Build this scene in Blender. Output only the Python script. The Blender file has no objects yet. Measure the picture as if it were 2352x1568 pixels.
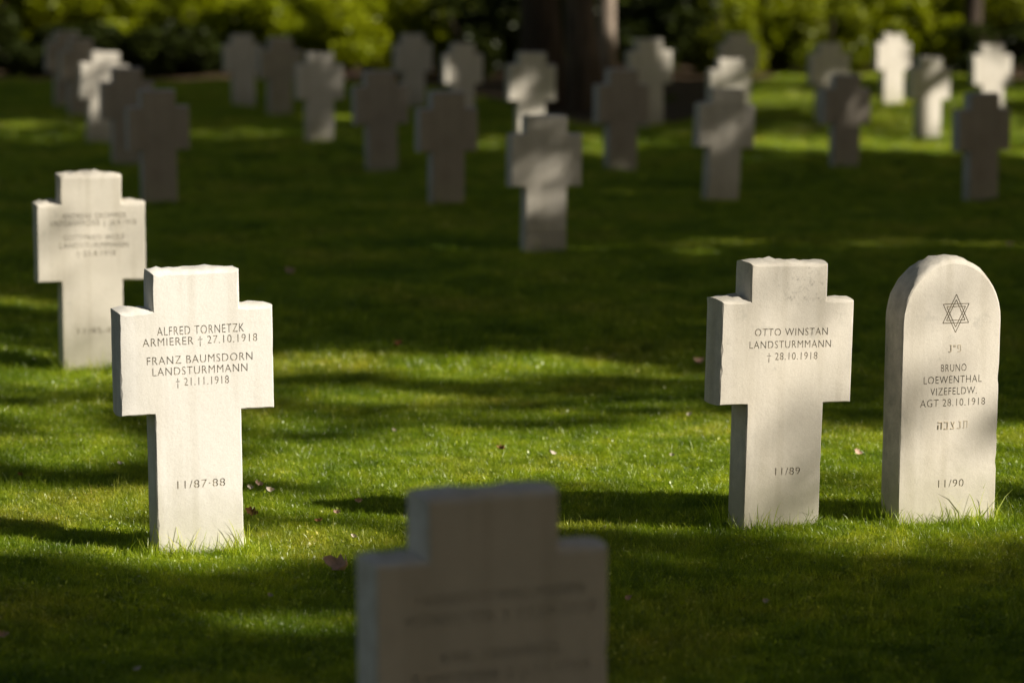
import bpy, bmesh, math, random
import numpy as np
from mathutils import Vector, Matrix

rng = np.random.default_rng(11)
random.seed(5)
R = math.radians
scene = bpy.context.scene
COL = scene.collection

# ------------------------------------------------------------------ camera
CAM_H = 1.72
LENS = 100.0
FPX = 2352 * LENS / 36.0                 # focal length in pixels of a 2352 px wide frame
PITCH = math.atan(859 / FPX)
cam_d = bpy.data.cameras.new("camera")
cam = bpy.data.objects.new("camera", cam_d)
COL.objects.link(cam)
cam.location = (0, 0, CAM_H)
cam.rotation_euler = (math.pi / 2 - PITCH, 0, 0)
cam_d.lens = LENS
cam_d.sensor_width = 36
cam_d.clip_start = 0.1
cam_d.clip_end = 600
cam_d.dof.use_dof = True
cam_d.dof.focus_distance = 8.75
cam_d.dof.aperture_fstop = 2.2
cam_d.dof.aperture_blades = 0
scene.camera = cam

# ------------------------------------------------------------------ light
SUN_EL, SUN_AZ = R(30), R(112)           # azimuth clockwise from +Y
S = np.array([math.cos(SUN_EL) * math.sin(SUN_AZ), math.cos(SUN_EL) * math.cos(SUN_AZ), math.sin(SUN_EL)])
world = bpy.data.worlds.new("World")
scene.world = world
world.use_nodes = True
wn = world.node_tree
bgn = wn.nodes["Background"]
sky = wn.nodes.new("ShaderNodeTexSky")
sky.sky_type = 'NISHITA'
sky.sun_disc = False
sky.sun_elevation = SUN_EL
sky.sun_rotation = SUN_AZ
sky.air_density = 0.8
sky.dust_density = 1.0
sky.ozone_density = 0.0
wb = wn.nodes.new("ShaderNodeMix"); wb.data_type = 'RGBA'; wb.blend_type = 'MULTIPLY'
wb.inputs[0].default_value = 1.0; wb.inputs[7].default_value = (1.0, 0.86, 0.68, 1)      # daylight white balance
wn.links.new(sky.outputs[0], wb.inputs[6]); wn.links.new(wb.outputs[2], bgn.inputs[0])
bgn.inputs[1].default_value = 0.05
sun_d = bpy.data.lights.new("sun", 'SUN')
sun_d.energy = 5.0
sun_d.angle = R(0.5)
sun_d.color = (1.0, 0.93, 0.80)
sun = bpy.data.objects.new("sun", sun_d)
COL.objects.link(sun)
sun.location = (30, -8, 20)
sun.rotation_euler = Vector(S).to_track_quat('Z', 'Y').to_euler()

scene.view_settings.view_transform = 'Standard'
scene.view_settings.look = 'None'
scene.view_settings.exposure = 0.5
scene.view_settings.gamma = 1.0
scene.render.engine = 'CYCLES'
scene.cycles.use_denoising = True
scene.cycles.max_bounces = 8
scene.cycles.transparent_max_bounces = 8
scene.cycles.sample_clamp_indirect = 4.0

# ------------------------------------------------------------------ helpers
def px2ground(px, py, z=0.0):
    """point of the horizontal plane z seen at a point of the 2352x1568 frame"""
    a = PITCH
    dx, dy = (px - 1176) / FPX, (py - 784) / FPX
    v = np.array([dx, math.cos(a) - dy * math.sin(a), -math.sin(a) - dy * math.cos(a)])
    t = (CAM_H - z) / -v[2]
    return np.array([v[0] * t, v[1] * t, z])

def project(P):
    P = np.asarray(P, float)
    x, y, z = P[..., 0], P[..., 1], P[..., 2] - CAM_H
    c, s = math.cos(PITCH), math.sin(PITCH)
    d = y * c - z * s
    v = -y * s - z * c
    d = np.where(d < 0.05, 0.05, d)
    return 1176 + FPX * x / d, 784 + FPX * v / d

def height_at(base, px_top):
    """height above the base point at which the frame row px_top is met"""
    a = PITCH + math.atan((px_top - 784) / FPX)
    return CAM_H - base[1] * math.tan(a) - base[2]

def ground_z(x, y):
    x = np.asarray(x, float); y = np.asarray(y, float)
    return (0.012 * np.sin(1.7 * x + 0.6 * y) + 0.010 * np.sin(0.9 * y - 1.1 * x + 1.0)
            + 0.006 * np.sin(3.1 * x - 2.3 * y) - 0.008)

def link(name, me, mat=None, parent=None):
    o = bpy.data.objects.new(name, me)
    COL.objects.link(o)
    if mat:
        if isinstance(mat, (list, tuple)):
            for m in mat: me.materials.append(m)
        else:
            me.materials.append(mat)
    if parent: o.parent = parent
    return o

def tag(o, label=None, cat=None, group=None, kind=None):
    if label: o['label'] = label
    if cat: o['category'] = cat
    if group: o['group'] = group
    if kind: o['kind'] = kind
    return o

def np_mesh(name, verts, faces, smooth=False):
    """verts (n,3); faces (m,k) all with the same number of corners"""
    me = bpy.data.meshes.new(name)
    verts = np.ascontiguousarray(verts, np.float32)
    faces = np.ascontiguousarray(faces, np.int32)
    m, k = faces.shape
    me.vertices.add(len(verts)); me.vertices.foreach_set("co", verts.ravel())
    me.loops.add(m * k); me.loops.foreach_set("vertex_index", faces.ravel())
    me.polygons.add(m)
    me.polygons.foreach_set("loop_start", np.arange(0, m * k, k, dtype=np.int32))
    me.polygons.foreach_set("loop_total", np.full(m, k, np.int32))
    if smooth: me.polygons.foreach_set("use_smooth", np.ones(m, bool))
    me.update(calc_edges=True)
    return me

# ------------------------------------------------------------------ materials
def new_mat(name):
    m = bpy.data.materials.new(name); m.use_nodes = True
    nt = m.node_tree
    return m, nt, nt.nodes["Principled BSDF"], nt.nodes["Material Output"]

def noise(nt, scale, detail=4, rough=0.6, coord='Object'):
    tc = nt.nodes.new("ShaderNodeTexCoord")
    n = nt.nodes.new("ShaderNodeTexNoise")
    n.inputs["Scale"].default_value = scale
    n.inputs["Detail"].default_value = detail
    n.inputs["Roughness"].default_value = rough
    nt.links.new(tc.outputs[coord], n.inputs["Vector"])
    return n

def ramp(nt, src, stops):
    r = nt.nodes.new("ShaderNodeValToRGB")
    el = r.color_ramp.elements
    while len(el) < len(stops): el.new(0.5)
    for e, (p, c) in zip(el, stops):
        e.position = p
        e.color = (*c, 1) if len(c) == 3 else c
    nt.links.new(src, r.inputs[0])
    return r

def mix(nt, fac, a, b, mode='MIX'):
    m = nt.nodes.new("ShaderNodeMix"); m.data_type = 'RGBA'; m.blend_type = mode
    for sock, v in ((0, fac), (6, a), (7, b)):
        if hasattr(v, "default_value") or isinstance(v, bpy.types.NodeSocket): nt.links.new(v, m.inputs[sock])
        elif isinstance(v, (int, float)): m.inputs[sock].default_value = v
        else: m.inputs[sock].default_value = (*v, 1)
    return m.outputs[2]

def stone_mat(name, light, dark, stain=0.3, lichen=0.3, rim=0.3, spot=None, rimcol=(0.22, 0.215, 0.19)):
    m, nt, bs, out = new_mat(name)
    n1 = noise(nt, 3.0, 5, 0.6)
    base = ramp(nt, n1.outputs["Fac"], [(0.3, dark), (0.62, light)]).outputs[0]
    n2 = noise(nt, 190, 3, 0.7)                      # grain of the sandstone
    gr = ramp(nt, n2.outputs["Fac"], [(0.30, (0.90, 0.895, 0.885)), (0.55, (1, 1, 1))]).outputs[0]
    c = mix(nt, 1.0, base, gr, 'MULTIPLY')
    tcs = nt.nodes.new("ShaderNodeTexCoord"); mps = nt.nodes.new("ShaderNodeMapping"); mps.inputs["Scale"].default_value = (20, 20, 1.3)
    nt.links.new(tcs.outputs["Object"], mps.inputs[0])
    st = nt.nodes.new("ShaderNodeTexNoise"); st.inputs["Scale"].default_value = 1.0; st.inputs["Detail"].default_value = 4   # rain streaks
    nt.links.new(mps.outputs[0], st.inputs["Vector"])
    c = mix(nt, 1.0, c, ramp(nt, st.outputs["Fac"], [(0.32, (0.86, 0.85, 0.82)), (0.55, (1, 1, 1))]).outputs[0], 'MULTIPLY')
    n3 = noise(nt, 9, 6, 0.72)                       # grey lichen blotches
    bl = ramp(nt, n3.outputs["Fac"], [(0.60, (0, 0, 0)), (0.72, (1, 1, 1))]).outputs[0]
    mf = nt.nodes.new("ShaderNodeMath"); mf.operation = 'MULTIPLY'; mf.inputs[1].default_value = stain
    nt.links.new(bl, mf.inputs[0])
    c = mix(nt, mf.outputs[0], c, (0.30, 0.29, 0.25))
    if spot:                                          # a dark algae stain with its own place on the stone
        t0 = nt.nodes.new("ShaderNodeTexCoord"); mp0 = nt.nodes.new("ShaderNodeMapping")
        mp0.vector_type = 'POINT'; mp0.inputs["Location"].default_value = (-spot[0] / spot[2], 0, -spot[1] / spot[3]); mp0.inputs["Scale"].default_value = (1 / spot[2], 0, 1 / spot[3])
        nt.links.new(t0.outputs["Object"], mp0.inputs[0])
        ln = nt.nodes.new("ShaderNodeVectorMath"); ln.operation = 'LENGTH'; nt.links.new(mp0.outputs[0], ln.inputs[0])
        ns = noise(nt, 26, 6, 0.75)
        ma = nt.nodes.new("ShaderNodeMath"); ma.operation = 'MULTIPLY_ADD'; ma.inputs[1].default_value = -3.0
        nt.links.new(ns.outputs["Fac"], ma.inputs[0]); nt.links.new(ln.outputs["Value"], ma.inputs[2])
        near = ramp(nt, ma.outputs[0], [(0.0, (1, 1, 1)), (0.5, (0, 0, 0))]).outputs[0]
        sn = noise(nt, 48, 5, 0.8)
        spk = ramp(nt, sn.outputs["Fac"], [(0.52, (0.03, 0.03, 0.03)), (0.62, (0.35, 0.35, 0.35)), (0.68, (0.7, 0.7, 0.7))]).outputs[0]
        sr_ = mix(nt, 1.0, near, spk, 'MULTIPLY')
        c = mix(nt, sr_, c, (0.20, 0.18, 0.15))
    # sides and tops take rimcol: weathered dark by default, painted sky light when pale
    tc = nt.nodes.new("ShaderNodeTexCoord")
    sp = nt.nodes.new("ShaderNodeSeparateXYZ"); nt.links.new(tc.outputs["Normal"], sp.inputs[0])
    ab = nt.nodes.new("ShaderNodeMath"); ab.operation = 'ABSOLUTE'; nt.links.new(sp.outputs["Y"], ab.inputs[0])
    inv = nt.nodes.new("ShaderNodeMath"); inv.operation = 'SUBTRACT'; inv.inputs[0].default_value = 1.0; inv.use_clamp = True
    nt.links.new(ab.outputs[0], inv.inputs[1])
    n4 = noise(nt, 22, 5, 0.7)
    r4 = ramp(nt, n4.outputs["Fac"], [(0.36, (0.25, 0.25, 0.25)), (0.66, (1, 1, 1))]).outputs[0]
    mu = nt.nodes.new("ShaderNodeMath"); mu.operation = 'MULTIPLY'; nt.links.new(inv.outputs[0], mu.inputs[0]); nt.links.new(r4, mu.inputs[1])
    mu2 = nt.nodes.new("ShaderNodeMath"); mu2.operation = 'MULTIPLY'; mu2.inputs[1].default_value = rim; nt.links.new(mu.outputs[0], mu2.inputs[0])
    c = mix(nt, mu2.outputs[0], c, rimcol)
    # splashed soil near the foot
    sp2 = nt.nodes.new("ShaderNodeSeparateXYZ"); nt.links.new(tc.outputs["Object"], sp2.inputs[0])
    nz = noise(nt, 14, 4, 0.6)
    ad = nt.nodes.new("ShaderNodeMath"); ad.operation = 'MULTIPLY_ADD'; ad.inputs[1].default_value = -0.22
    nt.links.new(nz.outputs["Fac"], ad.inputs[0]); nt.links.new(sp2.outputs["Z"], ad.inputs[2])
    ft = ramp(nt, ad.outputs[0], [(-0.0, (1, 1, 1)), (0.12, (0, 0, 0))]).outputs[0]
    mf2 = nt.nodes.new("ShaderNodeMath"); mf2.operation = 'MULTIPLY'; mf2.inputs[1].default_value = lichen
    nt.links.new(ft, mf2.inputs[0])
    c = mix(nt, mf2.outputs[0], c, (0.38, 0.36, 0.27))
    nt.links.new(c, bs.inputs["Base Color"])
    bs.inputs["Roughness"].default_value = 0.9
    bs.inputs["Specular IOR Level"].default_value = 0.15
    bp = nt.nodes.new("ShaderNodeBump"); bp.inputs["Strength"].default_value = 0.25; bp.inputs["Distance"].default_value = 0.0015
    nt.links.new(n2.outputs["Fac"], bp.inputs["Height"])
    b2 = nt.nodes.new("ShaderNodeBump"); b2.inputs["Strength"].default_value = 0.35; b2.inputs["Distance"].default_value = 0.004
    nt.links.new(n4.outputs["Fac"], b2.inputs["Height"]); nt.links.new(bp.outputs[0], b2.inputs["Normal"])
    nt.links.new(b2.outputs[0], bs.inputs["Normal"])
    return m

M_STONE = stone_mat("pale sandstone", (0.785, 0.76, 0.715), (0.74, 0.71, 0.66), 0.10, 0.35, 0.25)
M_STONE2 = stone_mat("weathered sandstone", (0.72, 0.67, 0.59), (0.63, 0.58, 0.50), 0.45, 0.45, 0.35)
M_STONE4 = stone_mat("shade-darkened sandstone", (0.42, 0.37, 0.31), (0.33, 0.29, 0.24), 0.4, 0.5, 0.9, None, (0.66, 0.66, 0.66))  # darkened copy for far stones in shade; pale sides paint in sky light
M_STONE_B = stone_mat("stained sandstone", (0.73, 0.68, 0.60), (0.63, 0.58, 0.50), 0.35, 0.45, 0.35, (.062, .775, .048, .032))
M_STONE_C = stone_mat("sandstone with lichened rim", (0.73, 0.68, 0.60), (0.63, 0.58, 0.50), 0.35, 0.45, 0.6)
M_STONE3 = stone_mat("grey sandstone", (0.62, 0.565, 0.50), (0.53, 0.485, 0.43), 0.3, 0.5, 0.9, None, (0.86, 0.83, 0.78))  # pale sides and tops are sky light painted into the colour

def flat_mat(name, col, rough=0.9, nscale=40, var=0.25):
    m, nt, bs, out = new_mat(name)
    n = noise(nt, nscale)
    c = ramp(nt, n.outputs["Fac"], [(0.3, tuple(v * (1 - var) for v in col)), (0.7, tuple(min(1, v * (1 + var)) for v in col))]).outputs[0]
    nt.links.new(c, bs.inputs["Base Color"]); bs.inputs["Roughness"].default_value = rough
    bs.inputs["Specular IOR Level"].default_value = 0.2
    return m
M_CARVE = flat_mat("lichen in the carving", (0.55, 0.48, 0.37), nscale=60)
M_CARVE2 = flat_mat("pale worn carving", (0.48, 0.42, 0.32), nscale=60)
M_CARVE3 = flat_mat("faint worn carving", (0.50, 0.46, 0.40), nscale=60)
M_SOIL = flat_mat("leaf litter soil", (0.085, 0.055, 0.03), nscale=9, var=0.5)
M_LEAFLITTER = flat_mat("pale dead leaf", (0.62, 0.42, 0.32), 0.7, 30, 0.35)
M_LEAFBROWN = flat_mat("brown dead leaf", (0.30, 0.15, 0.06), 0.7, 30, 0.5)
M_LEAFWHITE = flat_mat("whitish dead leaf", (0.58, 0.50, 0.42), 0.7, 30, 0.2)

def leaf_mat(name, a, b, trans=0.35, nscale=0.8, tint=None):
    m, nt, bs, out = new_mat(name)
    nt.nodes.remove(bs)
    n = noise(nt, nscale, 3)
    c = ramp(nt, n.outputs["Fac"], [(0.32, a), (0.68, b)]).outputs[0]
    geo = nt.nodes.new("ShaderNodeNewGeometry")
    rr = ramp(nt, geo.outputs["Random Per Island"], [(0, (0.65, 0.65, 0.65)), (1, (1.3, 1.3, 1.2))]).outputs[0]
    c = mix(nt, 1.0, c, rr, 'MULTIPLY')
    d = nt.nodes.new("ShaderNodeBsdfDiffuse"); t = nt.nodes.new("ShaderNodeBsdfTranslucent"); g = nt.nodes.new("ShaderNodeBsdfGlossy")
    g.inputs["Roughness"].default_value = 0.45; g.inputs[0].default_value = (0.6, 0.6, 0.6, 1)
    nt.links.new(c, d.inputs[0])
    ct = mix(nt, 1.0, c, (1.25, 1.2, 0.5), 'MULTIPLY')
    nt.links.new(ct, t.inputs[0])
    m1 = nt.nodes.new("ShaderNodeMixShader"); m1.inputs[0].default_value = trans
    nt.links.new(d.outputs[0], m1.inputs[1]); nt.links.new(t.outputs[0], m1.inputs[2])
    m2 = nt.nodes.new("ShaderNodeMixShader"); m2.inputs[0].default_value = 0.03
    nt.links.new(m1.outputs[0], m2.inputs[1]); nt.links.new(g.outputs[0], m2.inputs[2])
    nt.links.new(m2.outputs[0], out.inputs[0])
    return m
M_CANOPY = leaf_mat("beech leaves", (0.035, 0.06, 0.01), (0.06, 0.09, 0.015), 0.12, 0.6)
M_BUSH_Y = leaf_mat("yellow green leaves", (0.22, 0.27, 0.006), (0.38, 0.42, 0.012), 0.5)
M_BUSH_G = leaf_mat("mid green leaves", (0.15, 0.19, 0.010), (0.27, 0.30, 0.016), 0.5)
M_BUSH_D = leaf_mat("dark evergreen leaves", (0.02, 0.03, 0.006), (0.05, 0.065, 0.010), 0.2)

def bark_mat(name, a, b):
    m, nt, bs, out = new_mat(name)
    tc = nt.nodes.new("ShaderNodeTexCoord"); mp = nt.nodes.new("ShaderNodeMapping")
    mp.inputs["Scale"].default_value = (7, 7, 1.2)
    nt.links.new(tc.outputs["Object"], mp.inputs[0])
    n = nt.nodes.new("ShaderNodeTexNoise"); n.inputs["Scale"].default_value = 2.0; n.inputs["Detail"].default_value = 8
    nt.links.new(mp.outputs[0], n.inputs["Vector"])
    nt.links.new(ramp(nt, n.outputs["Fac"], [(0.35, a), (0.65, b)]).outputs[0], bs.inputs["Base Color"])
    bs.inputs["Roughness"].default_value = 0.95
    bp = nt.nodes.new("ShaderNodeBump"); bp.inputs["Distance"].default_value = 0.03
    nt.links.new(n.outputs["Fac"], bp.inputs["Height"]); nt.links.new(bp.outputs[0], bs.inputs["Normal"])
    return m
M_BARK = bark_mat("dark bark", (0.025, 0.017, 0.011), (0.08, 0.055, 0.038))
M_BARK_MID = bark_mat("brown bark", (0.06, 0.042, 0.028), (0.15, 0.11, 0.08))
M_BARK_PALE = bark_mat("pale bark", (0.17, 0.13, 0.10), (0.36, 0.29, 0.23))

def grass_mat():
    m, nt, bs, out = new_mat("lawn grass blades")
    nt.nodes.remove(bs)
    oi = nt.nodes.new("ShaderNodeObjectInfo")
    geo = nt.nodes.new("ShaderNodeNewGeometry")
    n = nt.nodes.new("ShaderNodeTexNoise"); n.inputs["Scale"].default_value = 1.1; n.inputs["Detail"].default_value = 5
    nt.links.new(geo.outputs["Position"], n.inputs["Vector"])
    a = ramp(nt, n.outputs["Fac"], [(0.28, (0.17, 0.27, 0.012)), (0.50, (0.36, 0.45, 0.022)), (0.72, (0.48, 0.48, 0.055))]).outputs[0]
    n9 = nt.nodes.new("ShaderNodeTexNoise"); n9.inputs["Scale"].default_value = 7.0; n9.inputs["Detail"].default_value = 4
    nt.links.new(geo.outputs["Position"], n9.inputs["Vector"])
    a = mix(nt, 1.0, a, ramp(nt, n9.outputs["Fac"], [(0.34, (0.62, 0.70, 0.6)), (0.55, (1, 1, 1)), (0.70, (1.2, 1.08, 1.3))]).outputs[0], 'MULTIPLY')
    r = ramp(nt, oi.outputs["Random"], [(0, (0.62, 0.70, 0.6)), (0.6, (1.0, 1.0, 1.0)), (0.93, (1.2, 1.15, 1.3)), (1.0, (1.6, 1.4, 3.0))]).outputs[0]
    c = mix(nt, 1.0, a, r, 'MULTIPLY')
    isl = ramp(nt, geo.outputs["Random Per Island"], [(0, (0.7, 0.75, 0.7)), (0.80, (1.12, 1.12, 1.0)), (0.88, (1.5, 1.38, 2.6)), (1, (1.65, 1.4, 3.5))]).outputs[0]
    c = mix(nt, 1.0, c, isl, 'MULTIPLY')
    d = nt.nodes.new("ShaderNodeBsdfDiffuse"); t = nt.nodes.new("ShaderNodeBsdfTranslucent"); g = nt.nodes.new("ShaderNodeBsdfGlossy")
    g.inputs["Roughness"].default_value = 0.35; g.inputs[0].default_value = (0.75, 0.78, 0.7, 1)
    nt.links.new(c, d.inputs[0])
    nt.links.new(mix(nt, 1.0, c, (1.5, 1.5, 0.6), 'MULTIPLY'), t.inputs[0])
    m1 = nt.nodes.new("ShaderNodeMixShader"); m1.inputs[0].default_value = 0.5
    nt.links.new(d.outputs[0], m1.inputs[1]); nt.links.new(t.outputs[0], m1.inputs[2])
    m2 = nt.nodes.new("ShaderNodeMixShader"); m2.inputs[0].default_value = 0.05
    nt.links.new(m1.outputs[0], m2.inputs[1]); nt.links.new(g.outputs[0], m2.inputs[2])
    nt.links.new(m2.outputs[0], out.inputs[0])
    return m
M_GRASS = grass_mat()

def lawn_mat():
    m, nt, bs, out = new_mat("lawn thatch")
    n = noise(nt, 1.1, 6, 0.65)
    c = ramp(nt, n.outputs["Fac"], [(0.3, (0.05, 0.085, 0.006)), (0.7, (0.10, 0.11, 0.016))]).outputs[0]
    n2 = noise(nt, 60, 4, 0.7)
    c = mix(nt, 1.0, c, ramp(nt, n2.outputs["Fac"], [(0.3, (0.5, 0.5, 0.5)), (0.7, (1.3, 1.3, 1.3))]).outputs[0], 'MULTIPLY')
    nt.links.new(c, bs.inputs["Base Color"]); bs.inputs["Roughness"].default_value = 1.0
    bs.inputs["Specular IOR Level"].default_value = 0.05
    bp = nt.nodes.new("ShaderNodeBump"); bp.inputs["Distance"].default_value = 0.01
    nt.links.new(n2.outputs["Fac"], bp.inputs["Height"]); nt.links.new(bp.outputs[0], bs.inputs["Normal"])
    return m
M_LAWN = lawn_mat()

# ------------------------------------------------------------------ the ground
def ground():
    xs = np.concatenate([[-400, -150, -60, -30], np.arange(-16, 16.01, 0.25), [30, 60, 150, 400]])
    ys = np.concatenate([[-300, -100, -30], np.arange(-4, 60.01, 0.25), [80, 140, 250, 500]])
    X, Y = np.meshgrid(xs, ys)
    fade = np.clip((20 - np.abs(X)) / 4, 0, 1) * np.clip((64 - Y) / 4, 0, 1) * np.clip((Y + 8) / 4, 0, 1)
    Z = ground_z(X, Y) * fade
    V = np.stack([X, Y, Z], -1).reshape(-1, 3)
    nx, ny = len(xs), len(ys)
    i = np.arange(nx * ny).reshape(ny, nx)
    F = np.stack([i[:-1, :-1], i[:-1, 1:], i[1:, 1:], i[1:, :-1]], -1).reshape(-1, 4)
    tag(link("lawn", np_mesh("lawn", V, F, True), M_LAWN), kind='structure')
ground()

BED_PX = [(-500, 178), (-150, 182), (60, 186), (300, 192), (520, 184), (700, 186), (860, 196), (1000, 205), (1130, 232), (1240, 268), (1330, 292),
          (1460, 298), (1560, 288), (1640, 262), (1700, 222), (1740, 190), (1800, 172), (1870, 176), (1990, 172), (2120, 168), (2260, 186), (2400, 190), (2800, 180)]
bed_front = np.array([px2ground(*p)[:2] for p in BED_PX])
def bed_y(x):
    return np.interp(x, bed_front[:, 0], bed_front[:, 1])
def bed():
    xs = np.arange(-22, 22.01, 0.2)
    rows = []
    for k, dy in enumerate([0, 0.25, 0.6, 1, 2, 4, 7, 11, 16, 30, 60]):
        y = bed_y(xs) + dy + (0.12 * np.sin(xs * 5.1) + 0.08 * np.sin(xs * 13.7 + 1)) * (1 if k < 4 else 0)
        fade = np.clip((20 - np.abs(xs)) / 4, 0, 1) * np.clip((64 - y) / 4, 0, 1)
        z = ground_z(xs, y) * fade + (0.012 if k == 0 else 0.03 + 0.02 * np.sin(xs * 3 + k))
        rows.append(np.stack([xs, y, z], -1))
    V = np.concatenate(rows); n = len(xs)
    i = np.arange(len(V)).reshape(-1, n)
    F = np.stack([i[:-1, :-1], i[:-1, 1:], i[1:, 1:], i[1:, :-1]], -1).reshape(-1, 4)
    tag(link("soil_bed", np_mesh("soil_bed", V, F, True), M_SOIL), kind='structure')
bed()
def strip():
    # worn bare strip of soil across the far lawn
    P = [px2ground(x, y) for x, y in ((1705, 284), (1790, 276), (1860, 282), (1905, 291), (1860, 304), (1780, 308), (1710, 302))]
    bm = bmesh.new()
    vs = [bm.verts.new((p[0], p[1], float(ground_z(p[0], p[1])) + 0.03)) for p in P]
    bm.faces.new(vs); me = bpy.data.meshes.new("bare_soil"); bm.to_mesh(me); bm.free()
    tag(link("bare_soil", me, M_SOIL), kind='structure')
strip()

# ------------------------------------------------------------------ gravestones
YAW = R(20)
TH = 0.118
def outline_cross(W=.455, St=.262, top=.112, arm=.315, H=.85, sink=.18, wob=1.0, seed=0):
    r = random.Random(seed)
    w, s = W / 2, St / 2
    return [(-s, -sink), (s, -sink), (s, H - top - arm), (w, H - top - arm), (w, H - top), (s, H - top), (s, H), (-s, H),
            (-s, H - top), (-w, H - top), (-w, H - top - arm), (-s, H - top - arm)]

def outline_arch(W=.345, H=.85, sink=.18):
    w = W / 2; sh = H - w * 1.10
    pts = [(-w, -sink), (w, -sink), (w, sh)]
    n = 22
    for k in range(1, n):
        a = math.pi * k / n
        pts.append((w * math.cos(a), sh + (H - sh) * math.sin(a)))
    pts.append((-w, sh))
    return pts

def densify(pts, step=0.022):
    out = []
    n = len(pts)
    for i in range(n):
        a, b = Vector(pts[i]), Vector(pts[(i + 1) % n])
        L = (b - a).length
        k = max(1, int(round(L / step)))
        for j in range(k):
            out.append(a.lerp(b, j / k))
    return out

def stone_mesh(name, pts, seed=0, chip=1.0, th=TH):
    """slab with a dressed flat front, a rounded arris and hand-cut, slightly uneven sides and tops"""
    r = random.Random(seed)
    P = densify(pts)
    n = len(P)
    # outward normals
    N = []
    for i in range(n):
        t = P[(i + 1) % n] - P[i - 1]
        N.append(Vector((t.y, -t.x)).normalized())
    ph = [r.uniform(0, 6.3) for _ in range(8)]
    def wav(i, k):
        x, z = P[i]
        return (math.sin(9 * x + 7 * z + ph[0] + k) * .5 + math.sin(31 * x - 23 * z + ph[1] + 1.7 * k) * .35 + math.sin(83 * x + 71 * z + ph[2] + 2.9 * k) * .25)
    layers = [(-th / 2, -0.004, 0.0), (-th / 2 + 0.0025, -0.001, 0.25), (-th / 2 + 0.012, 0.001, 0.6), (-th / 2 + 0.035, 0.003, 1.0),
              (0.005, 0.004, 1.0), (th / 2 - 0.03, 0.002, 1.0), (th / 2 - 0.006, -0.001, 0.8), (th / 2, -0.005, 0.5)]
    bm = bmesh.new()
    rings = []
    for li, (y, off, nz) in enumerate(layers):
        ring = []
        for i in range(n):
            up = max(0.0, N[i].y)
            a = (0.0010 + 0.0055 * up) * chip
            d = off * (1 + 1.2 * up * chip) + a * nz * wav(i, li * 0.6) + (0.0022 * up * chip * max(0, r.gauss(0, 1)) if nz > 0.5 else 0)
            if nz < 0.3:
                d += -0.0022 * chip * max(0, wav(i, 9) - 0.45) * 2
                if r.random() < 0.05 * chip: d -= r.uniform(0.001, 0.005)
            q = P[i] + N[i] * d
            ring.append(bm.verts.new((q.x, y, q.y)))
        rings.append(ring)
    bm.faces.new(rings[0][::1])
    bm.faces.new(rings[-1][::-1])
    for a, b in zip(rings[:-1], rings[1:]):
        for i in range(n):
            j = (i + 1) % n
            f = bm.faces.new((a[j], a[i], b[i], b[j])); f.smooth = True
    bmesh.ops.recalc_face_normals(bm, faces=bm.faces[:])
    for e in bm.edges:
        if len(e.link_faces) == 2 and e.calc_face_angle(0) > R(38): e.smooth = False
    me = bpy.data.meshes.new(name); bm.to_mesh(me); bm.free()
    return me

# writing ------------------------------------------------------------------
def text_mesh(lines, depth0, depth1, thin=-0.0035):
    """lines: (string, x, z, cap height, width or None) -> mesh between y=depth0 and y=depth1, seen from -y"""
    bm = bmesh.new()
    for s, cx, cz, h, wdt in lines:
        cu = bpy.data.curves.new("txt", 'FONT'); cu.body = s
        cu.align_x = 'CENTER'; cu.align_y = 'CENTER'
        cu.size = 1.0; cu.space_character = 1.12; cu.resolution_u = 3
        cu.extrude = 0.5; cu.offset = thin
        o = bpy.data.objects.new("txt", cu); COL.objects.link(o)
        bpy.context.view_layer.update()
        me = bpy.data.meshes.new_from_object(o.evaluated_get(bpy.context.evaluated_depsgraph_get()))
        bpy.data.objects.remove(o)
        co = np.zeros(len(me.vertices) * 3); me.vertices.foreach_get("co", co); co = co.reshape(-1, 3)
        mn, mx = co.min(0), co.max(0)
        sz = h / 0.73
        sx = sz * 0.92 if wdt is None else wdt / (mx[0] - mn[0])
        c = (mn + mx) / 2
        new = np.empty_like(co)
        new[:, 0] = (co[:, 0] - c[0]) * sx + cx
        new[:, 2] = (co[:, 1] - c[1]) * sz + cz
        new[:, 1] = np.where(co[:, 2] > 0, depth0, depth1)
        me.vertices.foreach_set("co", new.ravel().astype(np.float32))
        bm.from_mesh(me)
        bpy.data.meshes.remove(me); bpy.data.curves.remove(cu)
    bmesh.ops.remove_doubles(bm, verts=bm.verts[:], dist=1e-6)
    bmesh.ops.recalc_face_normals(bm, faces=bm.faces[:])
    me = bpy.data.meshes.new("txt"); bm.to_mesh(me); bm.free()
    return me

def stroke_mesh(strokes, w, y0, y1):
    """strokes: ((x,z),(x,z)) bars of width w"""
    bm = bmesh.new()
    for k, (a, b) in enumerate(strokes):
        a, b = Vector(a), Vector(b); d = (b - a).normalized(); n = Vector((-d.y, d.x)) * w / 2
        e = 0.00013 * k
        q = [a + n, b + n, b - n, a - n]
        f = [bm.verts.new((p.x, y0 - e, p.y)) for p in q]; g = [bm.verts.new((p.x, y1 + e, p.y)) for p in q]
        bm.faces.new(f); bm.faces.new(g[::-1])
        for i in range(4): bm.faces.new((f[i], g[i], g[(i + 1) % 4], f[(i + 1) % 4]))
    bmesh.ops.recalc_face_normals(bm, faces=bm.faces[:])
    me = bpy.data.meshes.new("strokes"); bm.to_mesh(me); bm.free()
    return me

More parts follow.
